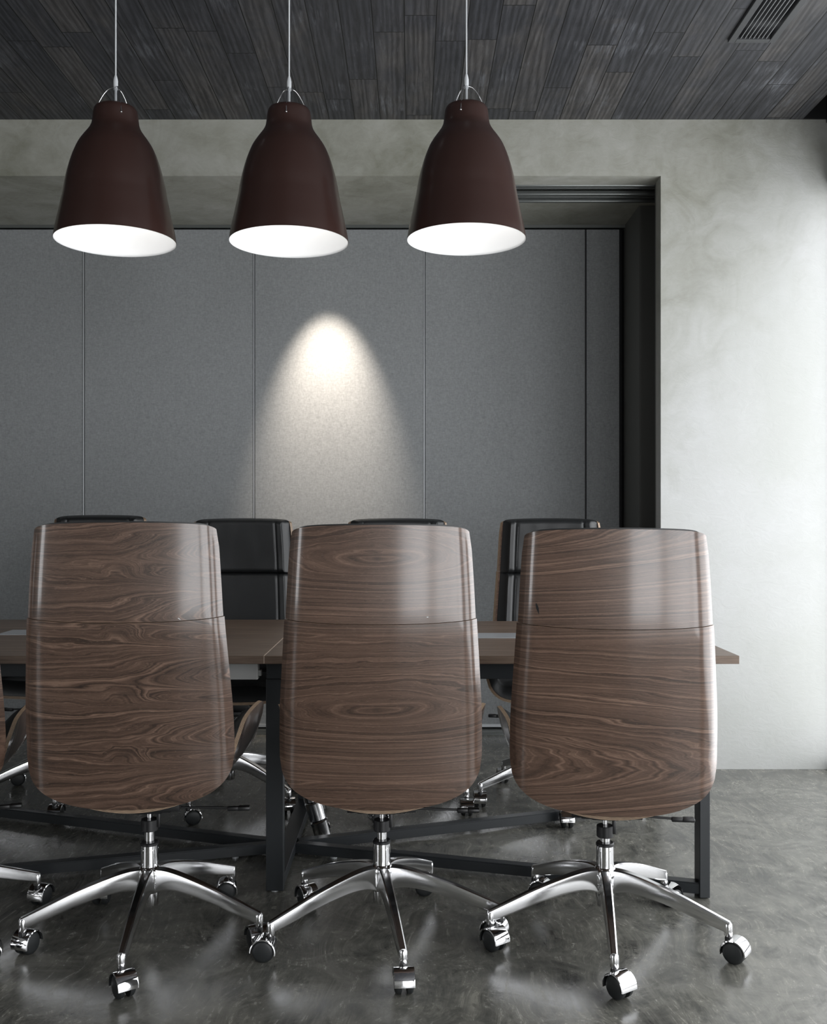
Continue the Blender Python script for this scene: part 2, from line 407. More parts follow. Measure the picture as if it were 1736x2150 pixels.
def sinterp(tab, x):
    """catmull-rom through a table"""
    n = len(tab)
    if x <= tab[0][0]: return tab[0][1]
    if x >= tab[-1][0]: return tab[-1][1]
    for i in range(n-1):
        if tab[i][0] <= x <= tab[i+1][0]: break
    x1, y1 = tab[i]; x2, y2 = tab[i+1]
    x0, y0 = tab[i-1] if i > 0 else (x1-(x2-x1), y1-(y2-y1))
    x3, y3 = tab[i+2] if i+2 < n else (x2+(x2-x1), y2+(y2-y1))
    h = x2-x1; m1 = (y2-y0)/(x2-x0)*h; m2 = (y3-y1)/(x3-x1)*h; t = (x-x1)/h
    return (2*t**3-3*t**2+1)*y1 + (t**3-2*t**2+t)*m1 + (-2*t**3+3*t**2)*y2 + (t**3-t**2)*m2
def empty(name, loc, rz=0):
    o = bpy.data.objects.new(name, None); COL.objects.link(o)
    o.location = loc; o.rotation_euler = (0, 0, rz); o.empty_display_size = 0.1
    return o

# ================================================================== the room
CZ = 3.05            # ceiling
DW = 4.674           # plaster wall plane
DP = 5.486           # partition plane
NX = 1.165           # niche right edge
NZ = 2.785           # niche soffit
RB = -3.4            # wall behind the camera
# floor
struct = lambda o: tag(o, kind='structure')
struct(boxes('floor', [(LX-0.2, XR+0.6, RB-0.2, DP+0.5, -0.12, 0)], M['concrete']))
# ceiling with a curtain slot along the window wall, and an opening for the grille
SLX = 1.83
VX0, VX1, VY0, VY1 = 1.232, 1.416, 2.95, 3.894
struct(boxes('ceiling', [(LX-0.2, VX0+0.015, RB-0.2, DW+0.1, CZ, CZ+0.05), (VX1-0.015, SLX, RB-0.2, DW+0.1, CZ, CZ+0.05),
                         (VX0+0.015, VX1-0.015, VY1-0.015, DW+0.1, CZ, CZ+0.05), (VX0+0.015, VX1-0.015, RB-0.2, VY0+0.015, CZ, CZ+0.05)], M['ceiling']))
struct(boxes('slot_shade_lining', [(SLX-0.012, SLX, RB, DW, CZ+0.05, CZ+0.26), (SLX-0.012, XR+0.3, RB, DW+0.1, CZ+0.25, CZ+0.29), (SLX, XR+0.001, DW-0.012, DW-0.001, CZ, CZ+0.249), (XR-0.012, XR-0.001, RB, DW-0.013, CZ-0.02, CZ+0.249)], M['black']))  # black sheets lining the curtain slot, standing in for its shade
# plaster wall with the niche: header, pier, and the pier's thin return
def wall_back():
    bm = bmesh.new()
    box(bm, LX-0.2, NX, DW, DW+0.001, NZ, CZ+0.06)
    box(bm, NX, XR+0.3, DW, DW+0.001, 0, CZ+0.3)
    # rough trowelled arris
    return bm
bm = bmesh.new()
box(bm, LX-0.2, XR+0.3, DW, DW+0.09, NZ, CZ+0.28)          # header
box(bm, NX, XR+0.3, DW, DW+0.09, -0.02, NZ)               # pier
struct(link('wall_back', mesh_bm('wall_back', bm, M['plaster'])))
# soffit of the niche
bm = bmesh.new()
box(bm, LX-0.2, 0.28, DW+0.09, DP+0.06, NZ, NZ+0.06)
box(bm, 0.28, NX+0.32, DW+0.09, 4.80, NZ, NZ+0.06)
box(bm, 0.28, NX+0.32, 5.07, DP+0.06, NZ, NZ+0.06)
box(bm, 0.28, NX+0.32, 4.80, 5.07, NZ+0.055, NZ+0.085)
struct(link('wall_soffit', mesh_bm('wall_soffit', bm, M['plaster'])))
# jambs: the stacking pocket opens between the pier and the rear reveal
bm = bmesh.new()
box(bm, NX, NX+0.02, DW+0.09, DW+0.11, -0.02, NZ)
box(bm, NX, NX+0.4, 5.12, DP+0.12, -0.02, NZ)
box(bm, NX+0.34, NX+0.4, DW+0.05, 5.14, -0.02, NZ)
struct(link('wall_niche', mesh_bm('wall_niche', bm, M['paint'])))
# ceiling track over the pocket (moulded double rail)
bm = bmesh.new()
for y0, z0, z1, w in ((4.800,NZ-0.006,NZ+0.02,0.022),(4.826,NZ+0.012,NZ+0.03,0.03),(4.856,NZ+0.002,NZ+0.02,0.018),(4.878,NZ+0.022,NZ+0.04,0.060),
                      (4.940,NZ-0.002,NZ+0.02,0.030),(4.974,NZ+0.014,NZ+0.03,0.02),(4.998,NZ+0.004,NZ+0.022,0.020),(5.022,NZ+0.016,NZ+0.03,0.026),(5.050,NZ-0.002,NZ+0.02,0.020)):
    box(bm, 0.28, NX+0.3, y0, y0+w, z0, z1, bev=0.003)
M['rail'] = simple('painted_rail_metal', (0.17,0.18,0.175), 0.28, 0.5)
tr = link('ceiling_track', mesh_bm('ceiling_track', bm, M['rail'], 35))
tag(tr, 'grooved grey metal sliding track let into the niche soffit right of the lamps', 'track')
# head and floor tracks of the partition
boxes_h = boxes('partition_head_track', [(LX, NX, DP-0.030, DP-0.022, NZ-0.016, NZ), (LX, NX-0.0, DP-0.022, DP+0.04, NZ-0.004, NZ)], M['rail'])
tag(boxes_h, 'thin metal head track along the top of the grey partition', 'track')
ft = boxes('partition_floor_track', [(LX, NX, DP-0.075, DP+0.04, 0.0, 0.008), (LX, NX, DP-0.062, DP-0.050, 0.008, 0.022), (LX, NX, DP-0.028, DP-0.02, 0.008, 0.022)], M['rail'])
tag(ft, 'low metal floor track under the grey partition', 'track')
struct(boxes('wall_partition_backing', [(LX-0.2, NX+0.3, DP+0.045, DP+0.12, -0.02, NZ+0.05)], M['black']))
# partition panels
PT = NZ-0.022
panels = [(-3.67,-2.737,'grey fabric partition panel furthest left, cut by the picture edge'),
          (-2.737,-1.803,'grey partition panel at the left edge, behind the leftmost pendant lamp'),
          (-1.803,-0.868,'grey partition panel directly behind the middle of the two left pendants'),
          (-0.868,0.067,'grey partition panel washed by the warm downlight spot'),
          (0.067,0.952,'grey partition panel behind the right pendant, first right of the light spot'),
          (0.952,1.140,'narrow dark grey end panel beside the niche corner')]
labs = ['grey fabric partition panel furthest left, beyond the picture edge',
        'grey partition panel at the left edge, only its right part in view',
        'grey partition panel between the left and middle pendant lamps, left of the spotlit one',
        'grey partition panel washed by the warm cone of the downlight',
        'wide grey partition panel right of the spotlit one, behind the right pendant',
        'narrow dark grey end panel beside the niche corner']
for (x0, x1, _), lb in zip(panels, labs):
    cx = (x0+x1)/2; w = (x1-x0)/2
    p = empty('partition_panel', (cx, DP, 0.035))
    tag(p, lb, 'partition panel', 'partition panels across the niche')
    hh = PT-0.035
    boxes('panel_face', [(-w+0.003, w-0.003, -0.018, 0.02, 0.004, hh)], M['fabric'], p, bev=0.0015)
    boxes('edge_strip', [(w-0.0055, w-0.0005, -0.0215, 0.02, 0, hh)], M['seam_alu'] if x1 < 0.9 else M['black'], p)
    boxes('bottom_rail', [(-w+0.002, w-0.005, -0.024, 0.02, -0.004, 0.012)], M['seam_alu'], p)
# window wall (right), with its openings
bm = bmesh.new()
X0, X1 = XR, XR+0.3
segs = [(RB-0.2, WIN[1][0]), (WIN[1][1], WIN[0][0])]
for a, b_ in segs: box(bm, X0, X1, a, b_, WBOT, WTOP)
box(bm, X0, X1, RB-0.2, DW+0.001, -0.02, WBOT); box(bm, X0, X1, RB-0.2, DW+0.001, WTOP, CZ+0.28)
struct(link('wall_right', mesh_bm('wall_right', bm, M['paint'])))
for n, (a, b_) in enumerate(WIN, 1):
    fr = []
    k = 3
    for i in range(k+1):
        y = a + (b_-a)*i/k
        fr.append((XR+0.03, XR+0.08, y-0.02, y+0.02, WBOT, WTOP))
    fr += [(XR+0.03, XR+0.08, a, b_, WBOT, WBOT+0.04), (XR+0.03, XR+0.08, a, b_, WTOP-0.04, WTOP)]
    struct(boxes('window_%d' % n, fr, M['frame']))
# left wall with a window, wall behind the camera
bm = bmesh.new()
box(bm, LX-0.2, LX, RB-0.2, -1.4, -0.02, CZ); box(bm, LX-0.2, LX, 0.2, DP+0.1, -0.02, CZ)
box(bm, LX-0.2, LX, -1.4, 0.2, -0.02, 0.55); box(bm, LX-0.2, LX, -1.4, 0.2, 2.45, CZ)
struct(link('wall_left', mesh_bm('wall_left', bm, M['plaster_room'])))
struct(boxes('window_3', [(LX-0.07, LX-0.02, -1.4, -1.36, 0.55, 2.45), (LX-0.07, LX-0.02, 0.16, 0.2, 0.55, 2.45), (LX-0.07, LX-0.02, -0.62, -0.58, 0.55, 2.45),
                          (LX-0.07, LX-0.02, -1.4, 0.2, 0.55, 0.59), (LX-0.07, LX-0.02, -1.4, 0.2, 2.41, 2.45)], M['frame']))
struct(boxes('wall_behind', [(LX-0.2, 0.75, RB-0.15, RB, -0.02, CZ+0.28), (1.85, XR+0.3, RB-0.15, RB, -0.02, CZ+0.28), (0.75, 1.85, RB-0.15, RB, -0.02, WBOT), (0.75, 1.85, RB-0.15, RB, WTOP, CZ+0.28)], M['plaster_room']))
struct(boxes('window_4', [(0.75, 0.79, RB-0.06, RB-0.02, WBOT, WTOP), (1.81, 1.85, RB-0.06, RB-0.02, WBOT, WTOP), (0.75, 1.85, RB-0.06, RB-0.02, WBOT, WBOT+0.04), (0.75, 1.85, RB-0.06, RB-0.02, WTOP-0.04, WTOP)], M['frame']))
# ceiling grille
g = empty('ceiling_vent', ((VX0+VX1)/2, (VY0+VY1)/2, CZ))
tag(g, 'grey slatted air grille in the dark board ceiling at top right', 'air vent')
hw, hl = (VX1-VX0)/2, (VY1-VY0)/2
boxes('vent_frame', [(-hw, -hw+0.026, -hl, hl, -0.012, 0.008), (hw-0.026, hw, -hl, hl, -0.012, 0.008),
                     (-hw+0.026, hw-0.026, hl-0.026, hl, -0.012, 0.008), (-hw+0.026, hw-0.026, -hl, -hl+0.026, -0.012, 0.008)], M['vent'], g, bev=0.002)
boxes('vent_box', [(-hw+0.016, hw-0.016, -hl+0.016, hl-0.016, 0.058, 0.07), (-hw+0.008, -hw+0.015, -hl+0.02, hl-0.02, 0.052, 0.058)], M['black'], g)
nsl = 7
for i in range(nsl):
    x = -hw+0.026 + (2*hw-0.052)*(i+1)/(nsl+1)
    boxes('slat', [(x-0.0018, x+0.0018, -hl+0.02, hl-0.02, -0.008, 0.012)], M['slat'], g)
# recessed downlight in the soffit
dl = empty('recessed_downlight', (-0.462, 5.068, NZ))
tag(dl, 'small round recessed downlight in the niche soffit, hidden behind the middle pendant', 'downlight')
bm = bmesh.new(); lathe(bm, [(0.030,0.0),(0.045,0.0),(0.046,-0.003),(0.040,-0.006),(0.031,-0.004)], 32, closed=True); link('trim_ring', mesh_bm('trim_ring', bm, M['vent'], 40), dl)
bm = bmesh.new(); lathe(bm, [(0.0,-0.001),(0.030,-0.001),(0.030,0.0)], 24); link('lens', mesh_bm('lens', bm, M['led'], 40), dl)
sl = bpy.data.lights.new('downlight_beam', 'SPOT'); sl.energy = 270; sl.color = (1.0, 0.87, 0.73); sl.spot_size = R(43); sl.spot_blend = 1.0; sl.shadow_soft_size = 0.02
so = bpy.data.objects.new('downlight_beam', sl); COL.objects.link(so); so.location = (-0.462, 5.068, NZ-0.012); so.rotation_euler = (R(20), 0, 0)

# ================================================================== pendant lamps
def pendant_meshes():
    prof = [(0.206,0.0),(0.2045,0.01),(0.2013,0.030),(0.195,0.060),(0.188,0.091),(0.181,0.125),(0.1745,0.155),(0.169,0.19),(0.162,0.223),(0.152,0.26),(0.141,0.293),
            (0.126,0.327),(0.110,0.352),(0.096,0.371),(0.087,0.385),(0.081,0.399),(0.0785,0.412),(0.077,0.425),(0.0755,0.440),(0.073,0.452),(0.069,0.459),(0.063,0.462)]
    tab = [(z, r) for r, z in prof]
    pr = [(sinterp(tab, i*0.452/60), i*0.452/60) for i in range(61)] + prof[-2:]
    bm = bmesh.new(); lathe(bm, [(0.204, 0.0005)] + pr + [(0.060,0.4615),(0.060,0.455)], 72)
    out = mesh_bm('shade_outer', bm, M['enamel'], 50)
    bm = bmesh.new(); lathe(bm, [(0.2052,-0.0006),(0.204,0.0)] + [(r-0.003, z) for r, z in pr[1:-3]] + [(0.03,0.44),(0.0,0.44)], 72)
    inn = mesh_bm('shade_lining', bm, M['inner'], 50)
    bm = bmesh.new()
    lathe(bm, [(0.0,0.13),(0.018,0.132),(0.034,0.145),(0.042,0.165),(0.042,0.18),(0.034,0.205),(0.022,0.225),(0.0,0.228)], 24)
    bulb = mesh_bm('bulb', bm, M['bulb'], 60)
    bm = bmesh.new(); lathe(bm, [(0.0,0.228),(0.02,0.228),(0.024,0.24),(0.024,0.31),(0.0,0.31)], 20); lathe(bm, [(0.0,0.31),(0.007,0.31),(0.007,0.44),(0.0,0.44)], 12)
    sock = mesh_bm('socket', bm, M['inner'], 40)
    bm = bmesh.new(); lathe(bm, [(0.0,0.44),(0.0045,0.44),(0.0045,0.535),(0.0,0.535)], 14); lathe(bm, [(0.0,0.524),(0.0075,0.525),(0.0075,0.532),(0.0,0.533)], 14)
    lathe(bm, [(0.052,0.448),(0.052,0.4645),(0.0,0.4645)], 24)
    rod = mesh_bm('rod', bm, M['seam_alu'], 40)
    bm = bmesh.new(); lathe(bm, [(0.0,0.533),(0.0072,0.533),(0.0078,0.540),(0.0078,0.556),(0.006,0.566),(0.0035,0.575),(0.0,0.576)], 16)
    grip = mesh_bm('cord_grip', bm, M['cord'], 40)
    return out, inn, bulb, sock, rod, grip
PM = pendant_meshes()
def wire_mesh():
    bm = bmesh.new()
    pts = [(0.004,0,0.534),(0.024,0,0.528),(0.043,0,0.508),(0.059,0,0.480),(0.0705,0,0.452),(0.0778,0,0.428),(0.0790,0,0.422),(0.079,0,0.42)]
    tb = [(i, p) for i, p in enumerate(pts)]
    P = []
    for i in range(43):
        u = i/6
        P.append((sinterp([(k, p[0]) for k, p in tb], u), 0, sinterp([(k, p[2]) for k, p in tb], u)))
    P = P[:37]
    # wire passes outside the cap and hooks in
    tube(bm, P, 0.0019, 8)
    e = P[-1]
    s = bmesh.ops.create_uvsphere(bm, u_segments=10, v_segments=8, radius=0.0035)
    for v in s['verts']: v.co += Vector((e[0], 0, e[2]))
    return mesh_bm('wire', bm, M['chrome'], 60)
WM = wire_mesh()
LY = 3.45
def pendant(px, rimy, phi, label):
    s = 2090/LY; x = (px-866)/s; z = CAMZ + (1085-rimy)/s
    t = empty('pendant_lamp', (x, LY, z)); tag(t, label, 'pendant lamp', 'brown bell pendants in a row over the table')
    sh = link('shade', PM[0], t); link('lining', PM[1], sh)
    link('bulb', PM[2], t); link('socket', PM[3], t); link('rod', PM[4], t); link('cord_grip', PM[5], t)
    bm = bmesh.new(); lathe(bm, [(0.0028,0.57),(0.0028,CZ-z-0.02)], 10); link('cord', mesh_bm('cord', bm, M['cord'], 60), t)
    bm = bmesh.new(); lathe(bm, [(0.0,CZ-z-0.028),(0.03,CZ-z-0.026),(0.045,CZ-z-0.012),(0.047,CZ-z),(0.0,CZ-z)], 28); link('ceiling_canopy', mesh_bm('ceiling_canopy', bm, M['cord'], 50), t)
    for k in range(3):
        w = link('bail_wire', WM, t); w.rotation_euler = (0, 0, R(phi+120*k))
    return t
pendant(243, 507, -60, 'brown bell pendant lamp, leftmost of the three over the table')
pendant(607, 509, -90, 'brown bell pendant lamp, middle one of the three over the table')
pendant(979, 504, -107, 'brown bell pendant lamp, rightmost of three, nearest the bright plaster wall')

# ================================================================== tables
TY0, TY1 = 3.11, 4.147; TZ = 0.7505; TH = 0.0255
SX = -0.464; EX = 1.021
def slab(name, x0, x1, y0, y1, z0, z1, m, parent, bev=0.0015):
    return boxes(name, [(x0, x1, y0, y1, z0, z1)], m, parent, bev=bev)
tr_ = empty('conference_table', ((SX+EX)/2, (TY0+TY1)/2, 0)); ox, oy = tr_.location.x, tr_.location.y
tag(tr_, 'right section of the walnut conference table, with the post behind the middle chair', 'table', 'walnut conference table sections')
def lb(x0,x1,y0,y1,z0,z1, o=(ox,oy)): return (x0-o[0], x1-o[0], y0-o[1], y1-o[1], z0, z1)
o_ = boxes('tabletop', [lb(SX+0.0012, EX, TY0, TY1, TZ-TH, TZ)], M['laminate'], tr_, bev=0.0012)
boxes('edge_band', [lb(SX+0.0002, SX+0.0016, TY0+0.0003, TY1, TZ-TH+0.001, TZ+0.0003)], M['edgeband'], tr_)
boxes('frame_rail', [lb(SX+0.004, 0.92, 3.135, 3.175, 0.674, TZ-TH-0.0005)], M['steel'], tr_, bev=0.002)
boxes('frame_rail', [lb(SX+0.004, 0.92, 4.06, 4.10, 0.674, TZ-TH-0.0005)], M['steel'], tr_, bev=0.002)
boxes('frame_rail', [lb(0.885, 0.92, 3.176, 4.059, 0.674, TZ-TH-0.0005)], M['steel'], tr_, bev=0.002)
# middle loop leg: 6 cm wide front and rear posts and a floor beam
LXa, LXb = SX+0.001, -0.4075
boxes('leg', [lb(LXa, LXb, 3.143, 3.175, 0.003, 0.673)], M['steel'], tr_, bev=0.002)
boxes('leg', [lb(LXa, LXb, 4.02, 4.052, 0.012, 0.673)], M['steel'], tr_, bev=0.002)
boxes('floor_beam', [lb(LXa, LXb, 3.176, 4.019, 0.012, 0.047)], M['steel'], tr_, bev=0.002)
boxes('leg', [lb(0.890, 0.922, 3.085, 3.145, 0.003, TZ-TH-0.053)], M['steel'], tr_, bev=0.002)
boxes('leg', [lb(0.890, 0.922, 3.98, 4.04, 0.012, TZ-TH-0.053)], M['steel'], tr_, bev=0.002)
def braces(tab, o, sgn, xa, xe):
    for ye in (3.108, 3.985):
        bm = bmesh.new(); bar(bm, (xa-o[0], 3.50-o[1]+(0.012 if ye > 3.5 else -0.012), 0.0295), (xe-o[0], ye-o[1], 0.0295), 0.040, 0.035)
        link('floor_brace', mesh_bm('floor_brace', bm, M['steel']), tab)
    for (fx, fy) in ((xe, 3.115), (xe, 3.99), ((xa*0.9+xe*0.1), 3.46)):
        bm = bmesh.new(); lathe(bm, [(0.0,0.0),(0.012,0.0),(0.012,0.006),(0.006,0.007),(0.006,0.013),(0,0.013)], 16, Matrix.Translation((fx-o[0], fy-o[1], 0)))
        link('levelling_foot', mesh_bm('levelling_foot', bm, M['seam_alu'], 40), tab)
braces(tr_, (ox, oy), 1, -0.405, 0.905)
for fy in (3.16, 4.035):
    bm = bmesh.new(); lathe(bm, [(0.0,0.0),(0.014,0.0),(0.014,0.006),(0.006,0.007),(0.006,0.013),(0,0.013)], 16, Matrix.Translation((-0.437-ox, fy-oy, 0)))
    link('levelling_foot', mesh_bm('levelling_foot', bm, M['seam_alu'], 40), tr_)
bxl = boxes('cable_lid', [lb(-0.04, 0.60, 3.56, 3.705, TZ-0.01, TZ+0.0022)], M['silver'], tr_, bev=0.001); bxl['label'] = 'silver flap lid over the cable box'
boxes('cable_box', [lb(-0.03, 0.59, 3.57, 3.70, TZ-0.12, TZ-TH-0.0005)], M['steel'], tr_)
SXL = -1.955
tl_ = empty('conference_table', ((SX+SXL)/2, (TY0+TY1)/2, 0)); o2 = (tl_.location.x, tl_.location.y)
tag(tl_, 'left section of the walnut conference table, running off the left picture edge', 'table', 'walnut conference table sections')
boxes('tabletop', [lb(SXL, SX-0.0012, TY0, TY1+0.06, TZ-TH, TZ, o2)], M['laminate'], tl_, bev=0.0012)
boxes('edge_band', [lb(SX-0.0014, SX-0.0001, TY0+0.0003, TY1, TZ-TH+0.001, TZ+0.0003, o2)], M['edgeband'], tl_)
boxes('frame_rail', [lb(SXL+0.1, SX-0.032, 3.175, 3.215, 0.674, TZ-TH-0.0005, o2)], M['steel'], tl_, bev=0.002)
boxes('frame_rail', [lb(SXL+0.1, SX-0.006, 4.06, 4.10, 0.674, TZ-TH-0.0005, o2)], M['steel'], tl_, bev=0.002)
boxes('leg', [lb(SXL+0.10, SXL+0.132, 3.085, 3.145, 0.012, 0.673, o2)], M['steel'], tl_, bev=0.002)
boxes('leg', [lb(SXL+0.10, SXL+0.132, 3.98, 4.04, 0.012, 0.673, o2)], M['steel'], tl_, bev=0.002)
braces(tl_, o2, -1, -0.48, SXL+0.115)
l2 = boxes('cable_lid', [lb(-1.53, -0.885, 3.66, 3.81, TZ-0.01, TZ+0.0022, o2)], M['silver'], tl_, bev=0.001); l2['label'] = 'silver flap lid over the cable box'
boxes('cable_box', [lb(-1.52, -0.895, 3.67, 3.80, TZ-0.12, TZ-TH-0.0005, o2)], M['steel'], tl_)
ct = boxes('cable_tray', [lb(-0.80, -0.488, 3.135, 3.172, 0.672, TZ-TH-0.001, o2), lb(-0.488, -0.478, 3.145, 3.165, 0.682, 0.70, o2)], M['tray'], tl_, bev=0.001)
ct['label'] = 'light grey metal tray'
# chrome cable riser on the floor under the table
cr = empty('cable_riser', (-0.325, 3.66, 0)); tag(cr, 'chrome segmented cable riser standing on the floor behind the middle chair', 'cable riser')
lean = Vector((-0.055, 0.0, 0.19)).normalized()
mt = Vector((0,0,1)).rotation_difference(lean).to_matrix().to_4x4()
for k in range(6):
    bm = bmesh.new(); z0 = 0.004 + k*0.072; r0 = 0.031+0.0004*k
    lathe(bm, [(r0-0.004,z0),(r0,z0+0.002),(r0+0.001,z0+0.062),(r0+0.002,z0+0.066),(r0-0.001,z0+0.069),(r0-0.004,z0+0.069),(r0-0.005,z0+0.004)], 32, mt, closed=True)
    link('segment', mesh_bm('segment', bm, M['alu'], 40), cr)
    bm = bmesh.new()
    vv = box(bm, r0-0.001, r0+0.004, -0.006, 0.006, z0+0.030, z0+0.052, bev=0.001)
    for v in bm.verts: v.co = mt @ v.co
    link('clip', mesh_bm('clip', bm, M['chrome']), cr)
bm = bmesh.new(); lathe(bm, [(0.0,0.0),(0.036,0.0),(0.036,0.006),(0.03,0.012),(0.0,0.012)], 32); link('base_plate', mesh_bm('base_plate', bm, M['chrome'], 40), cr)
bm = bmesh.new(); tube(bm, [mt @ Vector((0,0,z)) for z in (0.02,0.2,0.4,0.46)] + [Vector((-0.13,0.0,0.56)), Vector((-0.13,0.0,0.62))], 0.012, 12); link('cable', mesh_bm('cable', bm, M['plastic'], 60), cr)

# ================================================================== office chairs
# local frame: gas lift on Z, occupant faces +Y, back shell at y ~ -0.36, z for a back top of 1.155
HW = [(0.42,0.250),(0.50,0.254),(0.56,0.257),(0.62,0.257),(0.70,0.254),(0.80,0.247),(0.91,0.239),(1.00,0.234),(1.08,0.229),(1.16,0.223)]
YB = [(0.42,-0.290),(0.48,-0.303),(0.60,-0.325),(0.75,-0.354),(0.88,-0.378),(0.92,-0.3815),(1.0,-0.3815),(1.16,-0.374)]
FOLD = [(-0.2,0.001),(0.0,0.0),(0.2,0.0010),(0.5,0.0065),(0.8,0.0180),(0.88,0.0240),(0.94,0.0340),(1.0,0.0540),(1.06,0.076)]
ZTOP, ZBOT, ZS = 1.155, 0.428, 0.910
def zt(s): a = abs(s); return ZTOP - 0.006*a*a - 0.055*(1-(1-min(a,1)**9)**(1/9))
def zb(s): a = abs(s); return ZBOT + 0.130*(1-(1-min(a,1)**2.5)**(1/2.5))
def back_pt(s, z, off=0.0):
    """outer face of the back; off moves along the inward normal (towards +Y)"""
    def P(s, z):
        hw_ = sinterp(HW, z)
        # the lower shell's wings turn in more gently
        return Vector((s*hw_, sinterp(YB, z) + sinterp(FOLD, abs(s)) * interp([(0.42,0.75),(0.6,1.15),(0.9,1.0),(1.16,0.85)], z), z))
    p = P(s, z)
    if off:
        e = 1e-3
        ds = P(s+e, z)-P(s-e, z); dz = P(s, z+e)-P(s, z-e)
        n = dz.cross(ds).normalized()
        if n.y < 0: n = -n
        p = p + n*off
    return p
def svals(n=44):
    out = []
    for i in range(n+1):
        a = -1 + 2*i/n
        out.append(math.sin(a*math.pi/2)*0.72 + a*0.28)
    return out
def shell_mesh(name, pts_out, pts_in, uvs, mats, smooth=40):
    """grid shells -> closed sheet. rim faces get material 1, inner face material 0"""
    bm = bmesh.new(); uvl = bm.loops.layers.uv.new('UVMap')
    nr, nc = len(pts_out), len(pts_out[0])
    A = [[bm.verts.new(p) for p in row] for row in pts_out]; B = [[bm.verts.new(p) for p in row] for row in pts_in]
    def face(vs4, uv4, mi):
        try: f = bm.faces.new(vs4)
        except ValueError: return
        f.material_index = mi; f.smooth = True
        for l, q in zip(f.loops, uv4): l[uvl].uv = q
    for i in range(nr-1):
        for j in range(nc-1):
            q = [(i,j),(i,j+1),(i+1,j+1),(i+1,j)]
            face([A[a][b] for a, b in q], [uvs[a][b] for a, b in q], 0)
            face([B[a][b] for a, b in q][::-1], [uvs[a][b] for a, b in q][::-1], 0)
    def rim(path):
        acc = 0
        for (a, b), (c, d) in zip(path, path[1:]):
            L = (A[a][b].co - A[c][d].co).length
            face([A[a][b], A[c][d], B[c][d], B[a][b]], [(acc,0),(acc+L,0),(acc+L,1),(acc,1)], 1); acc += L
    rim([(0,j) for j in range(nc)]); rim([(nr-1,j) for j in range(nc)]); rim([(i,0) for i in range(nr)]); rim([(i,nc-1) for i in range(nr)])
    bmesh.ops.remove_doubles(bm, verts=bm.verts[:], dist=1e-6)
    return mesh_bm(name, bm, mats, smooth)
S = svals()
TK = 0.011
def back_part(name, z0f, z1f, wal, grow=0.0, nr=34):
    po, pi, uv = [], [], []
    for i in range(nr+1):
        t = i/nr
        ro, ri, ru = [], [], []
        for s in S:
            a, b = z0f(s), z1f(s); z = a + (b-a)*t
            ss = s*(1+grow)
            ro.append(back_pt(ss, z, -grow*0.25*abs(s)**6)); ri.append(back_pt(ss, z, TK)); ru.append((s*0.27, z))
        po.append(ro); pi.append(ri); uv.append(ru)
    return shell_mesh(name, po, pi, uv, [wal, M['ply']])
split = lambda s: ZS + 0.010*abs(s)**2.5
def cushion_part(name, z0f, z1f, th, seamtop, seambot, seams=(0.70,), puff=1.0):
    nr, nc = 36, 64
    bm = bmesh.new(); G = []; H_ = []
    sv = [-0.975 + 1.95*i/nc for i in range(nc+1)]
    for i in range(nr+1):
        t = i/nr; row = []; rb = []
        for s in sv:
            a, b = z0f(s), z1f(s); z = a + (b-a)*t
            e = min(t, 1-t)*(b-a); es = (0.975-abs(s))*0.235
            def rnd(d, r): d = min(max(d/r, 0), 1); return math.sqrt(max(0, 1-(1-d)**2))
            k = rnd(e, 0.022)*rnd(es, 0.026)
            h = th*k
            for q in seams:
                h -= 0.007*k*math.exp(-((abs(s)-q)/0.020)**2)
            if abs(s) < seams[0]: h += 0.006*puff*k*math.cos(s/seams[0]*math.pi/2)
            h += 0.0025*(noise.noise(Vector((s*3, z*9, th*40))))*k
            row.append(bm.verts.new(back_pt(s, z, TK+0.001+h))); rb.append(bm.verts.new(back_pt(s, z, TK+0.0005)))
        G.append(row); H_.append(rb)
    for Q in (G, H_):
        for i in range(nr):
            for j in range(nc): bm.faces.new((Q[i][j], Q[i][j+1], Q[i+1][j+1], Q[i+1][j]))
    for path in ([(0,j) for j in range(nc+1)], [(nr,j) for j in range(nc+1)], [(i,0) for i in range(nr+1)], [(i,nc) for i in range(nr+1)]):
        for (a,b),(c,d) in zip(path, path[1:]):
            bm.faces.new((G[a][b], G[c][d], H_[c][d], H_[a][b]))
    return mesh_bm(name, bm, M['leather'], 70)
def stitch_mesh(sgn, z0, z1):
    bm = bmesh.new(); q = 0.70-0.030; z = z0; P = []
    while z < z1:
        h = 0.046 - 0.007*math.exp(-(0.030/0.020)**2) + 0.006*math.cos(q/0.70*math.pi/2)
        h += 0.0025*noise.noise(Vector((q*3, z*9, 0.046*40))) 
        P.append(back_pt(sgn*q, z, TK+0.001+h)); z += 0.00425
    w = [0.0009 if i % 2 else 0.00045 for i in range(len(P))]
    tube(bm, P, w, 5)
    return mesh_bm('stitching', bm, M['thread'])
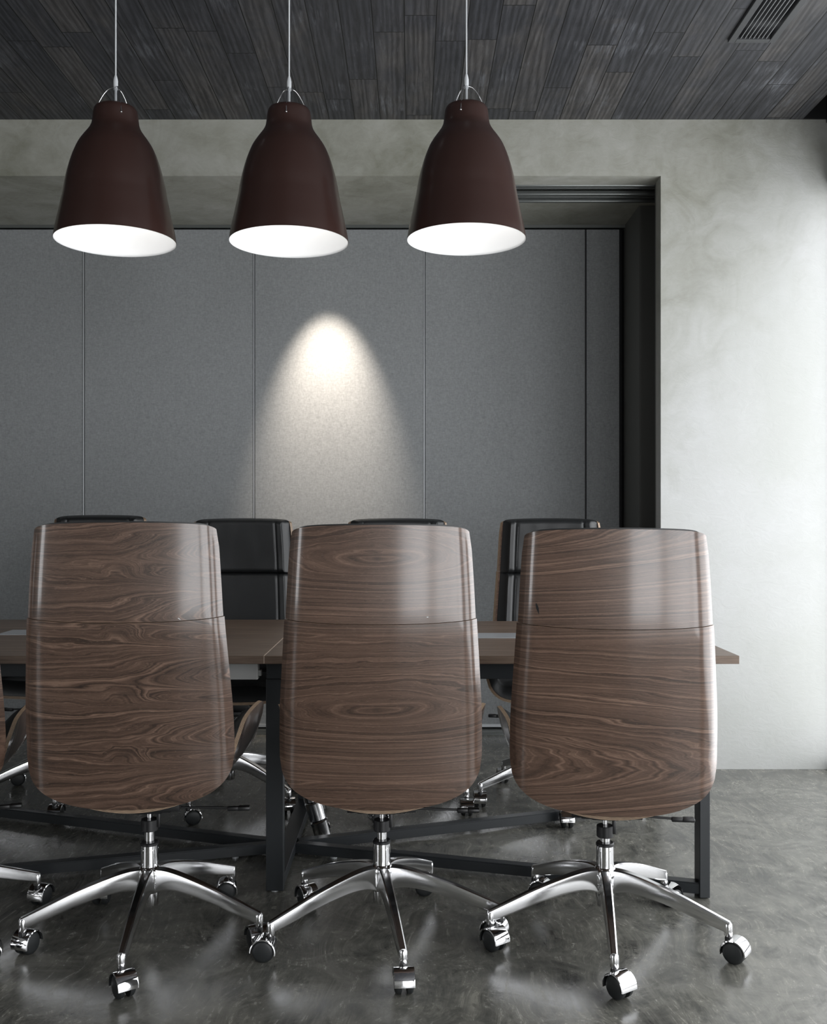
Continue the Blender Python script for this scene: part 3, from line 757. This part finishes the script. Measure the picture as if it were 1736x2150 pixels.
# ---- seat shell: a U section that flares into low arm wings
def seat_sec(y):
    """half section at depth y: list of (x, z)"""
    zt_ = sinterp([(-0.262,0.455),(-0.23,0.474),(-0.18,0.508),(-0.10,0.560),(0.0,0.600),(0.12,0.622),(0.19,0.575),(0.245,0.490)], y)
    wid = sinterp([(-0.262,0.170),(-0.23,0.195),(-0.18,0.235),(-0.10,0.258),(0.0,0.273),(0.12,0.307),(0.19,0.304),(0.245,0.278)], y)
    z0 = interp([(-0.262,0.4105),(-0.2,0.409),(0.05,0.405),(0.245,0.425)], y)
    return wid, zt_, z0
def seat_pt(y, a, off=0.0):
    """a in [-1,1] around the U; off = inward"""
    def P(y, a):
        wid, zt_, z0 = seat_sec(y); s = abs(a)
        xs_ = [(0,0.0),(0.30,0.30),(0.5,0.52),(0.62,0.68),(0.72,0.80),(0.82,0.89),(0.91,0.955),(1.0,1.0)]
        zs_ = [(0,0.0),(0.30,0.006),(0.5,0.035),(0.62,0.105),(0.72,0.23),(0.82,0.44),(0.91,0.71),(1.0,1.0)]
        q = min(max((-0.10-y)/0.162, 0), 1); q = q*q*(3-2*q); x = sinterp(xs_, s)*wid
        z = (z0 + sinterp(zs_, s)*(zt_-z0))*(1-q) + (z0 + 0.048*(x/0.19)**2)*q
        return Vector((math.copysign(x, a), y, z))
    p = P(y, a)
    if off:
        e = 1e-3; n = (P(y, a+e)-P(y, a-e)).cross(P(y+e, a)-P(y-e, a)).normalized()
        if n.z < 0 and abs(n.z) > 0.02: n = -n
        if abs(a) > 0.6 and n.x*a > 0: n = -n
        p = p + n*off
    return p
def seat_meshes(wal):
    ny, na = 30, 48
    ys = [-0.262 + 0.507*i/ny for i in range(ny+1)]; as_ = [-1+2*j/na for j in range(na+1)]
    po = [[seat_pt(y, a) for a in as_] for y in ys]; pi = [[seat_pt(y, a, TK) for a in as_] for y in ys]
    uv = [[(a*0.36, y) for a in as_] for y in ys]
    sh = shell_mesh('seat_shell', po, pi, uv, [wal, M['ply']])
    bm = bmesh.new(); G = []; B = []
    ys = [-0.235 + 0.477*i/ny for i in range(ny+1)]
    for y in ys:
        r1, r2 = [], []
        for j in range(na+1):
            a = -0.992+1.984*j/na
            e = min(y-ys[0], ys[-1]-y); ea = (0.992-abs(a))*0.36
            k = math.sqrt(max(0, 1-(1-min(e/0.03,1))**2))*math.sqrt(max(0, 1-(1-min(ea/0.010,1))**2))
            th = (0.060 if abs(a) < 0.5 else interp([(0.5,0.060),(0.8,0.034),(1,0.030)], abs(a)))*k
            th -= 0.006*k*math.exp(-((abs(a)-0.60)/0.02)**2)
            r1.append(bm.verts.new(seat_pt(y, a, TK+0.001+th))); r2.append(bm.verts.new(seat_pt(y, a, TK+0.0005)))
        G.append(r1); B.append(r2)
    for Q in (G, B):
        for i in range(ny):
            for j in range(na): bm.faces.new((Q[i][j], Q[i][j+1], Q[i+1][j+1], Q[i+1][j]))
    for path in ([(0,j) for j in range(na+1)], [(ny,j) for j in range(na+1)], [(i,0) for i in range(ny+1)], [(i,na) for i in range(ny+1)]):
        for (a,b),(c,d) in zip(path, path[1:]): bm.faces.new((G[a][b], G[c][d], B[c][d], B[a][b]))
    return sh, mesh_bm('seat_cushion', bm, M['leather'], 70)
# ---- base
RT = 0.334
def leg_mesh():
    bm = bmesh.new()
    zt_ = [(0.018,0.199),(0.06,0.197),(0.12,0.183),(0.20,0.158),(0.27,0.131),(0.338,0.104)]
    zb_ = [(0.018,0.132),(0.06,0.143),(0.12,0.137),(0.20,0.117),(0.27,0.094),(0.338,0.073)]
    wd = [(0.018,0.021),(0.06,0.0185),(0.12,0.0165),(0.20,0.0145),(0.27,0.0128),(0.338,0.0108)]
    rings = []
    n = 26
    for i in range(n+1):
        r = 0.018 + 0.320*i/n
        a, b, w = sinterp(zt_, r), sinterp(zb_, r), sinterp(wd, r); wt = w*0.62
        c = 0.004
        sec = [(-wt+0.002, a), (wt-0.002, a), (wt+0.0015, a-0.003), (w, b+0.006), (w-0.002, b+0.001), (w-0.004, b), (-w+0.004, b), (-w+0.002, b+0.001), (-w, b+0.006), (-wt-0.0015, a-0.003)]
        rings.append([bm.verts.new((r, x, z)) for x, z in sec])
    m_ = len(rings[0])
    for p, q in zip(rings, rings[1:]):
        for k in range(m_): bm.faces.new((p[k], p[(k+1)%m_], q[(k+1)%m_], q[k]))
    bm.faces.new(rings[0]); bm.faces.new(rings[-1][::-1])
    # rounded nose / caster socket
    lathe(bm, [(0.0,0.103),(0.007,0.1025),(0.0105,0.098),(0.0115,0.088),(0.0115,0.070),(0.010,0.0665),(0.0,0.0665)], 20, Matrix.Translation((RT-0.001, 0, 0)))
    return mesh_bm('leg', bm, M['alu'], 38)
def caster_meshes():
    # local origin = swivel axis at floor; wheel centre trails by 0.018 in +x
    cx, cz, r = 0.018, 0.0298, 0.0298
    rot = Matrix.Translation((cx, 0, cz)) @ Matrix.Rotation(R(90), 4, 'X')
    bm = bmesh.new()
    n = 26; wv = 0.0265
    prof = [(r+0.0022, -wv), (r+0.0048, -wv+0.001), (r+0.0052, -wv+0.004), (r+0.0052, wv-0.004), (r+0.0048, wv-0.001), (r+0.0022, wv), (r+0.0020, wv-0.003), (r+0.0020, -wv+0.003)]
    rings = []
    for i in range(n+1):
        th = R(-14 + 196*i/n)
        rings.append([bm.verts.new((cx - pr_*math.cos(th), y, cz + pr_*math.sin(th))) for pr_, y in prof])
    k_ = len(prof)
    for a, b in zip(rings, rings[1:]):
        for k in range(k_): bm.faces.new((a[k], a[(k+1)%k_], b[(k+1)%k_], b[k]))
    bm.faces.new(rings[0]); bm.faces.new(rings[-1][::-1])
    hood = mesh_bm('caster', bm, M['chrome'], 40)
    bm = bmesh.new()
    lathe(bm, [(0,-0.0245),(0.020,-0.0240),(0.0262,-0.0215),(0.0291,-0.018),(0.0298,-0.015),(0.0298,-0.008),(0.024,-0.006),(0.0,-0.006)], 36, rot)
    wheel_a = mesh_bm('wheel', bm, M['rubber'], 35)
    bm = bmesh.new()
    lathe(bm, [(0,0.0245),(0.020,0.0240),(0.0262,0.0215),(0.0291,0.018),(0.0298,0.015),(0.0298,0.008),(0.024,0.006),(0.0,0.006)], 36, rot)
    wheel_b = mesh_bm('wheel', bm, M['rubber'], 35)
    bm = bmesh.new()
    lathe(bm, [(0,0.040),(0.0075,0.041),(0.0095,0.052),(0.010,0.060),(0.0085,0.0665),(0,0.0668)], 18)
    box(bm, 0.0, 0.026, -0.005, 0.005, 0.022, 0.05, bev=0.002)
    stem = mesh_bm('caster_stem', bm, M['plastic'], 40)
    return hood, wheel_a, wheel_b, stem
LEG = leg_mesh(); CAS = caster_meshes()
bm = bmesh.new()
lathe(bm, [(0.0,0.094),(0.0245,0.094),(0.0255,0.096),(0.0262,0.13),(0.0335,0.138),(0.0345,0.15),(0.0335,0.185),(0.029,0.199),(0.0248,0.203),(0.0245,0.250),(0.0238,0.262),(0.0,0.262)], 40)
for k in range(5):
    a = R(72*k+36)
    lathe(bm, [(0,0.0),(0.0022,0.0),(0.0022,0.0012),(0,0.0012)], 8, Matrix.Rotation(a,4,'Z') @ Matrix.Translation((0.0240,0,0.250)) @ Matrix.Rotation(R(90),4,'Y'))
HUB = mesh_bm('base_hub', bm, M['chrome'], 35)
bm = bmesh.new(); lathe(bm, [(0,0.262),(0.0255,0.262),(0.0255,0.268),(0.023,0.271),(0.0,0.271)], 32); RING = mesh_bm('hub_ring', bm, M['plastic'], 35)
def gas_mesh(dz):
    bm = bmesh.new(); lathe(bm, [(0,0.27),(0.0140,0.27),(0.0140,0.29+dz),(0,0.29+dz)], 28); lathe(bm, [(0,0.31+dz),(0.0075,0.31+dz),(0.0075,0.352+dz),(0,0.352+dz)], 20)
    return mesh_bm('gas_lift', bm, M['chrome'], 40)
bm = bmesh.new()
lathe(bm, [(0.0,0.286),(0.022,0.286),(0.0234,0.2875),(0.0234,0.3165),(0.022,0.318),(0.0,0.318)], 32)
box(bm, 0.020, 0.030, -0.008, 0.008, 0.295, 0.335, bev=0.002)
COVER = mesh_bm('lift_cover', bm, M['plastic'], 35)
bm = bmesh.new()
box(bm, -0.07, 0.07, -0.06, 0.10, 0.350, 0.372, bev=0.005); box(bm, -0.04, 0.04, -0.02, 0.085, 0.335, 0.352, bev=0.006)
box(bm, -0.095, 0.095, -0.09, -0.06, 0.362, 0.4045, bev=0.003); box(bm, -0.095, 0.095, 0.06, 0.09, 0.372, 0.4045, bev=0.003)
MECH = mesh_bm('tilt_mechanism', bm, M['plastic'], 35)
bm = bmesh.new(); tube(bm, [(0.04,0.02,0.345),(0.12,0.02,0.341),(0.20,0.02,0.338),(0.235,0.02,0.336)], 0.0035, 8); LEVER = mesh_bm('lever', bm, M['plastic'], 60)
bm = bmesh.new(); box(bm, 0.215, 0.255, 0.012, 0.028, 0.329, 0.341, bev=0.003)
box(bm, 0.245, 0.279, 0.008, 0.032, 0.330, 0.342, bev=0.004); PADDLE = mesh_bm('paddle', bm, M['plastic'], 35)
bm = bmesh.new(); lathe(bm, [(0,0),(0.018,0),(0.021,0.004),(0.021,0.022),(0.016,0.028),(0,0.028)], 12, Matrix.Translation((0,0.12,0.35)) @ Matrix.Rotation(R(-90),4,'X')); KNOB = mesh_bm('tension_knob', bm, M['plastic'], 30)
CACHE = {}
def chair_shell_meshes(key):
    if key not in CACHE:
        wal = M[key]
        sh, cu = seat_meshes(wal)
        CACHE[key] = (back_part('backrest_shell', zb, lambda s: split(s)-0.0008, wal, 0.006), back_part('headrest_shell', lambda s: split(s)+0.0008, zt, wal, 0.0), sh, cu)
    return CACHE[key]
padtop = lambda s: zt(s)+0.004
CB = cushion_part('backrest_cushion', lambda s: zb(s)+0.030, lambda s: split(0)+0.004, 0.046, 0, 0)
CH = cushion_part('headrest_cushion', lambda s: split(0)-0.004, padtop, 0.046, 0, 0)
STS = [stitch_mesh(g_, a_, b_) for g_ in (-1, 1) for a_, b_ in ((0.50, ZS-0.03), (ZS+0.03, ZTOP-0.03))]
def chair(X, Y, yaw, phase, dz, key, label, group, cast):
    t = empty('office_chair', (X, Y, 0), R(yaw)); tag(t, label, 'chair', group)
    up = Vector((0, 0, dz))
    bs, hs, ss, sc_ = chair_shell_meshes(key)
    for nm, me in (('backrest_shell', bs), ('headrest_shell', hs), ('seat_shell', ss), ('seat_cushion', sc_), ('backrest_cushion', CB), ('headrest_cushion', CH), ('tilt_mechanism', MECH), ('lift_cover', COVER), ('tension_knob', KNOB)):
        o = link(nm, me, t); o.location = up
        if nm == 'headrest_cushion' or nm == 'backrest_cushion': pass
    for me in STS: st = link('stitching', me, t); st.location = up
    lv = link('lever', LEVER, t); lv.location = up; link('paddle', PADDLE, lv)
    link('gas_lift', gas_mesh(dz), t)
    hb = link('base_hub', HUB, t); hb.rotation_euler = (0,0,R(phase-yaw)); link('hub_ring', RING, hb)
    for k in range(5):
        a = R(phase - yaw + 72*k)
        lg = link('leg', LEG, t); lg.rotation_euler = (0, 0, a)
        c = link('caster', CAS[0], t); c.location = (RT*math.cos(a), RT*math.sin(a), 0); c.rotation_euler = (0, 0, R(cast[k]-yaw))
        link('wheel', CAS[1], c); link('wheel', CAS[2], c); link('caster_stem', CAS[3], c)
    return t
NG = 'chairs seen from behind along the near side of the table'; FG = 'leather-fronted chairs along the far side of the table'
# cast: world heading (deg) of each caster's trailing side, legs at phase + 72k
N0 = chair(-1.41, 2.83, 17, -108, 0.0, 'wal_c', 'walnut shell office chair cut off by the left picture edge, arm and casters showing', NG, (40, 20, 75, -90, 150))
N1 = chair(-0.741, 2.806, 5, -87, 0.016, 'wal_a', 'walnut-backed chair with swirling grain, leftmost of the three full backs', NG, (-54, 118, 190, -90, 72))
N2 = chair(-0.087, 2.822, 1.3, -79, 0.010, 'wal_b', 'walnut-backed chair with eye-shaped knots, middle of the three full backs', NG, (-85, 152, 185, -58, 178))
N3 = chair(0.541, 2.80, -7, -97, 0.0, 'wal_c', 'straight-grained walnut-backed chair with a dark scratch, rightmost by the pale wall', NG, (-56, -37, -30, -20, -52))
chair(-1.47, 4.19, 171, -76, 0.035, 'wal_a', 'black leather chair across the table, leftmost, only its top edge above the left walnut back', FG, (90, 90, 160, 200, -90))
chair(-0.765, 4.15, 180, -107, 0.020, 'wal_b', 'black leather chair across the table in the gap between left and middle walnut backs', FG, (15, 100, 160, -90, 90))
chair(-0.068, 4.15, 180, -104, 0.020, 'wal_a', 'black leather chair across the table hidden behind the middle walnut back', FG, (20, -90, 160, 60, -30))
chair(0.595, 4.15, 176, -91, 0.020, 'wal_b', 'black leather chair across the table, rightmost, showing left of the right walnut back', FG, (-90, 120, 160, 90, 90))
[c for c in N3.children if c.name.startswith('lever')][0].location.x -= 0.03
# small marks in the veneer
def mark(par, dz, s0, z0, ds, h, w, m, name, label):
    """a thin leaf-shaped nick lying on the outer face of the headrest shell"""
    bm = bmesh.new(); n = 10; L, Rr = [], []
    for i in range(n+1):
        t = i/n; ww = w*math.sin(math.pi*t)**0.8*(1.25-t*0.7); z = z0 + h*(0.5-t); sc = s0 + ds*(t-0.5)
        L.append(bm.verts.new(back_pt(sc-ww, z, -0.0004))); Rr.append(bm.verts.new(back_pt(sc+ww, z, -0.0004)))
    for i in range(n): bm.faces.new((L[i], L[i+1], Rr[i+1], Rr[i]))
    bmesh.ops.remove_doubles(bm, verts=bm.verts[:], dist=1e-6)
    hs = [c for c in par.children if c.name.startswith('headrest_shell')][0]
    o = link(name, mesh_bm(name, bm, m), hs); o['label'] = label
mark(N3, 0, -0.80, 0.958, 0.035, 0.028, 0.014, M['plastic'], 'scratch', 'dark leaf-shaped scratch')
mark(N2, 0, 0.485, 0.928, 0.0, 0.0022, 0.012, M['cord'], 'chip', 'tiny pale chip')
mark(N1, 0, 0.57, 0.918, 0.03, 0.006, 0.006, M['cord'], 'chip', 'tiny pale chip')
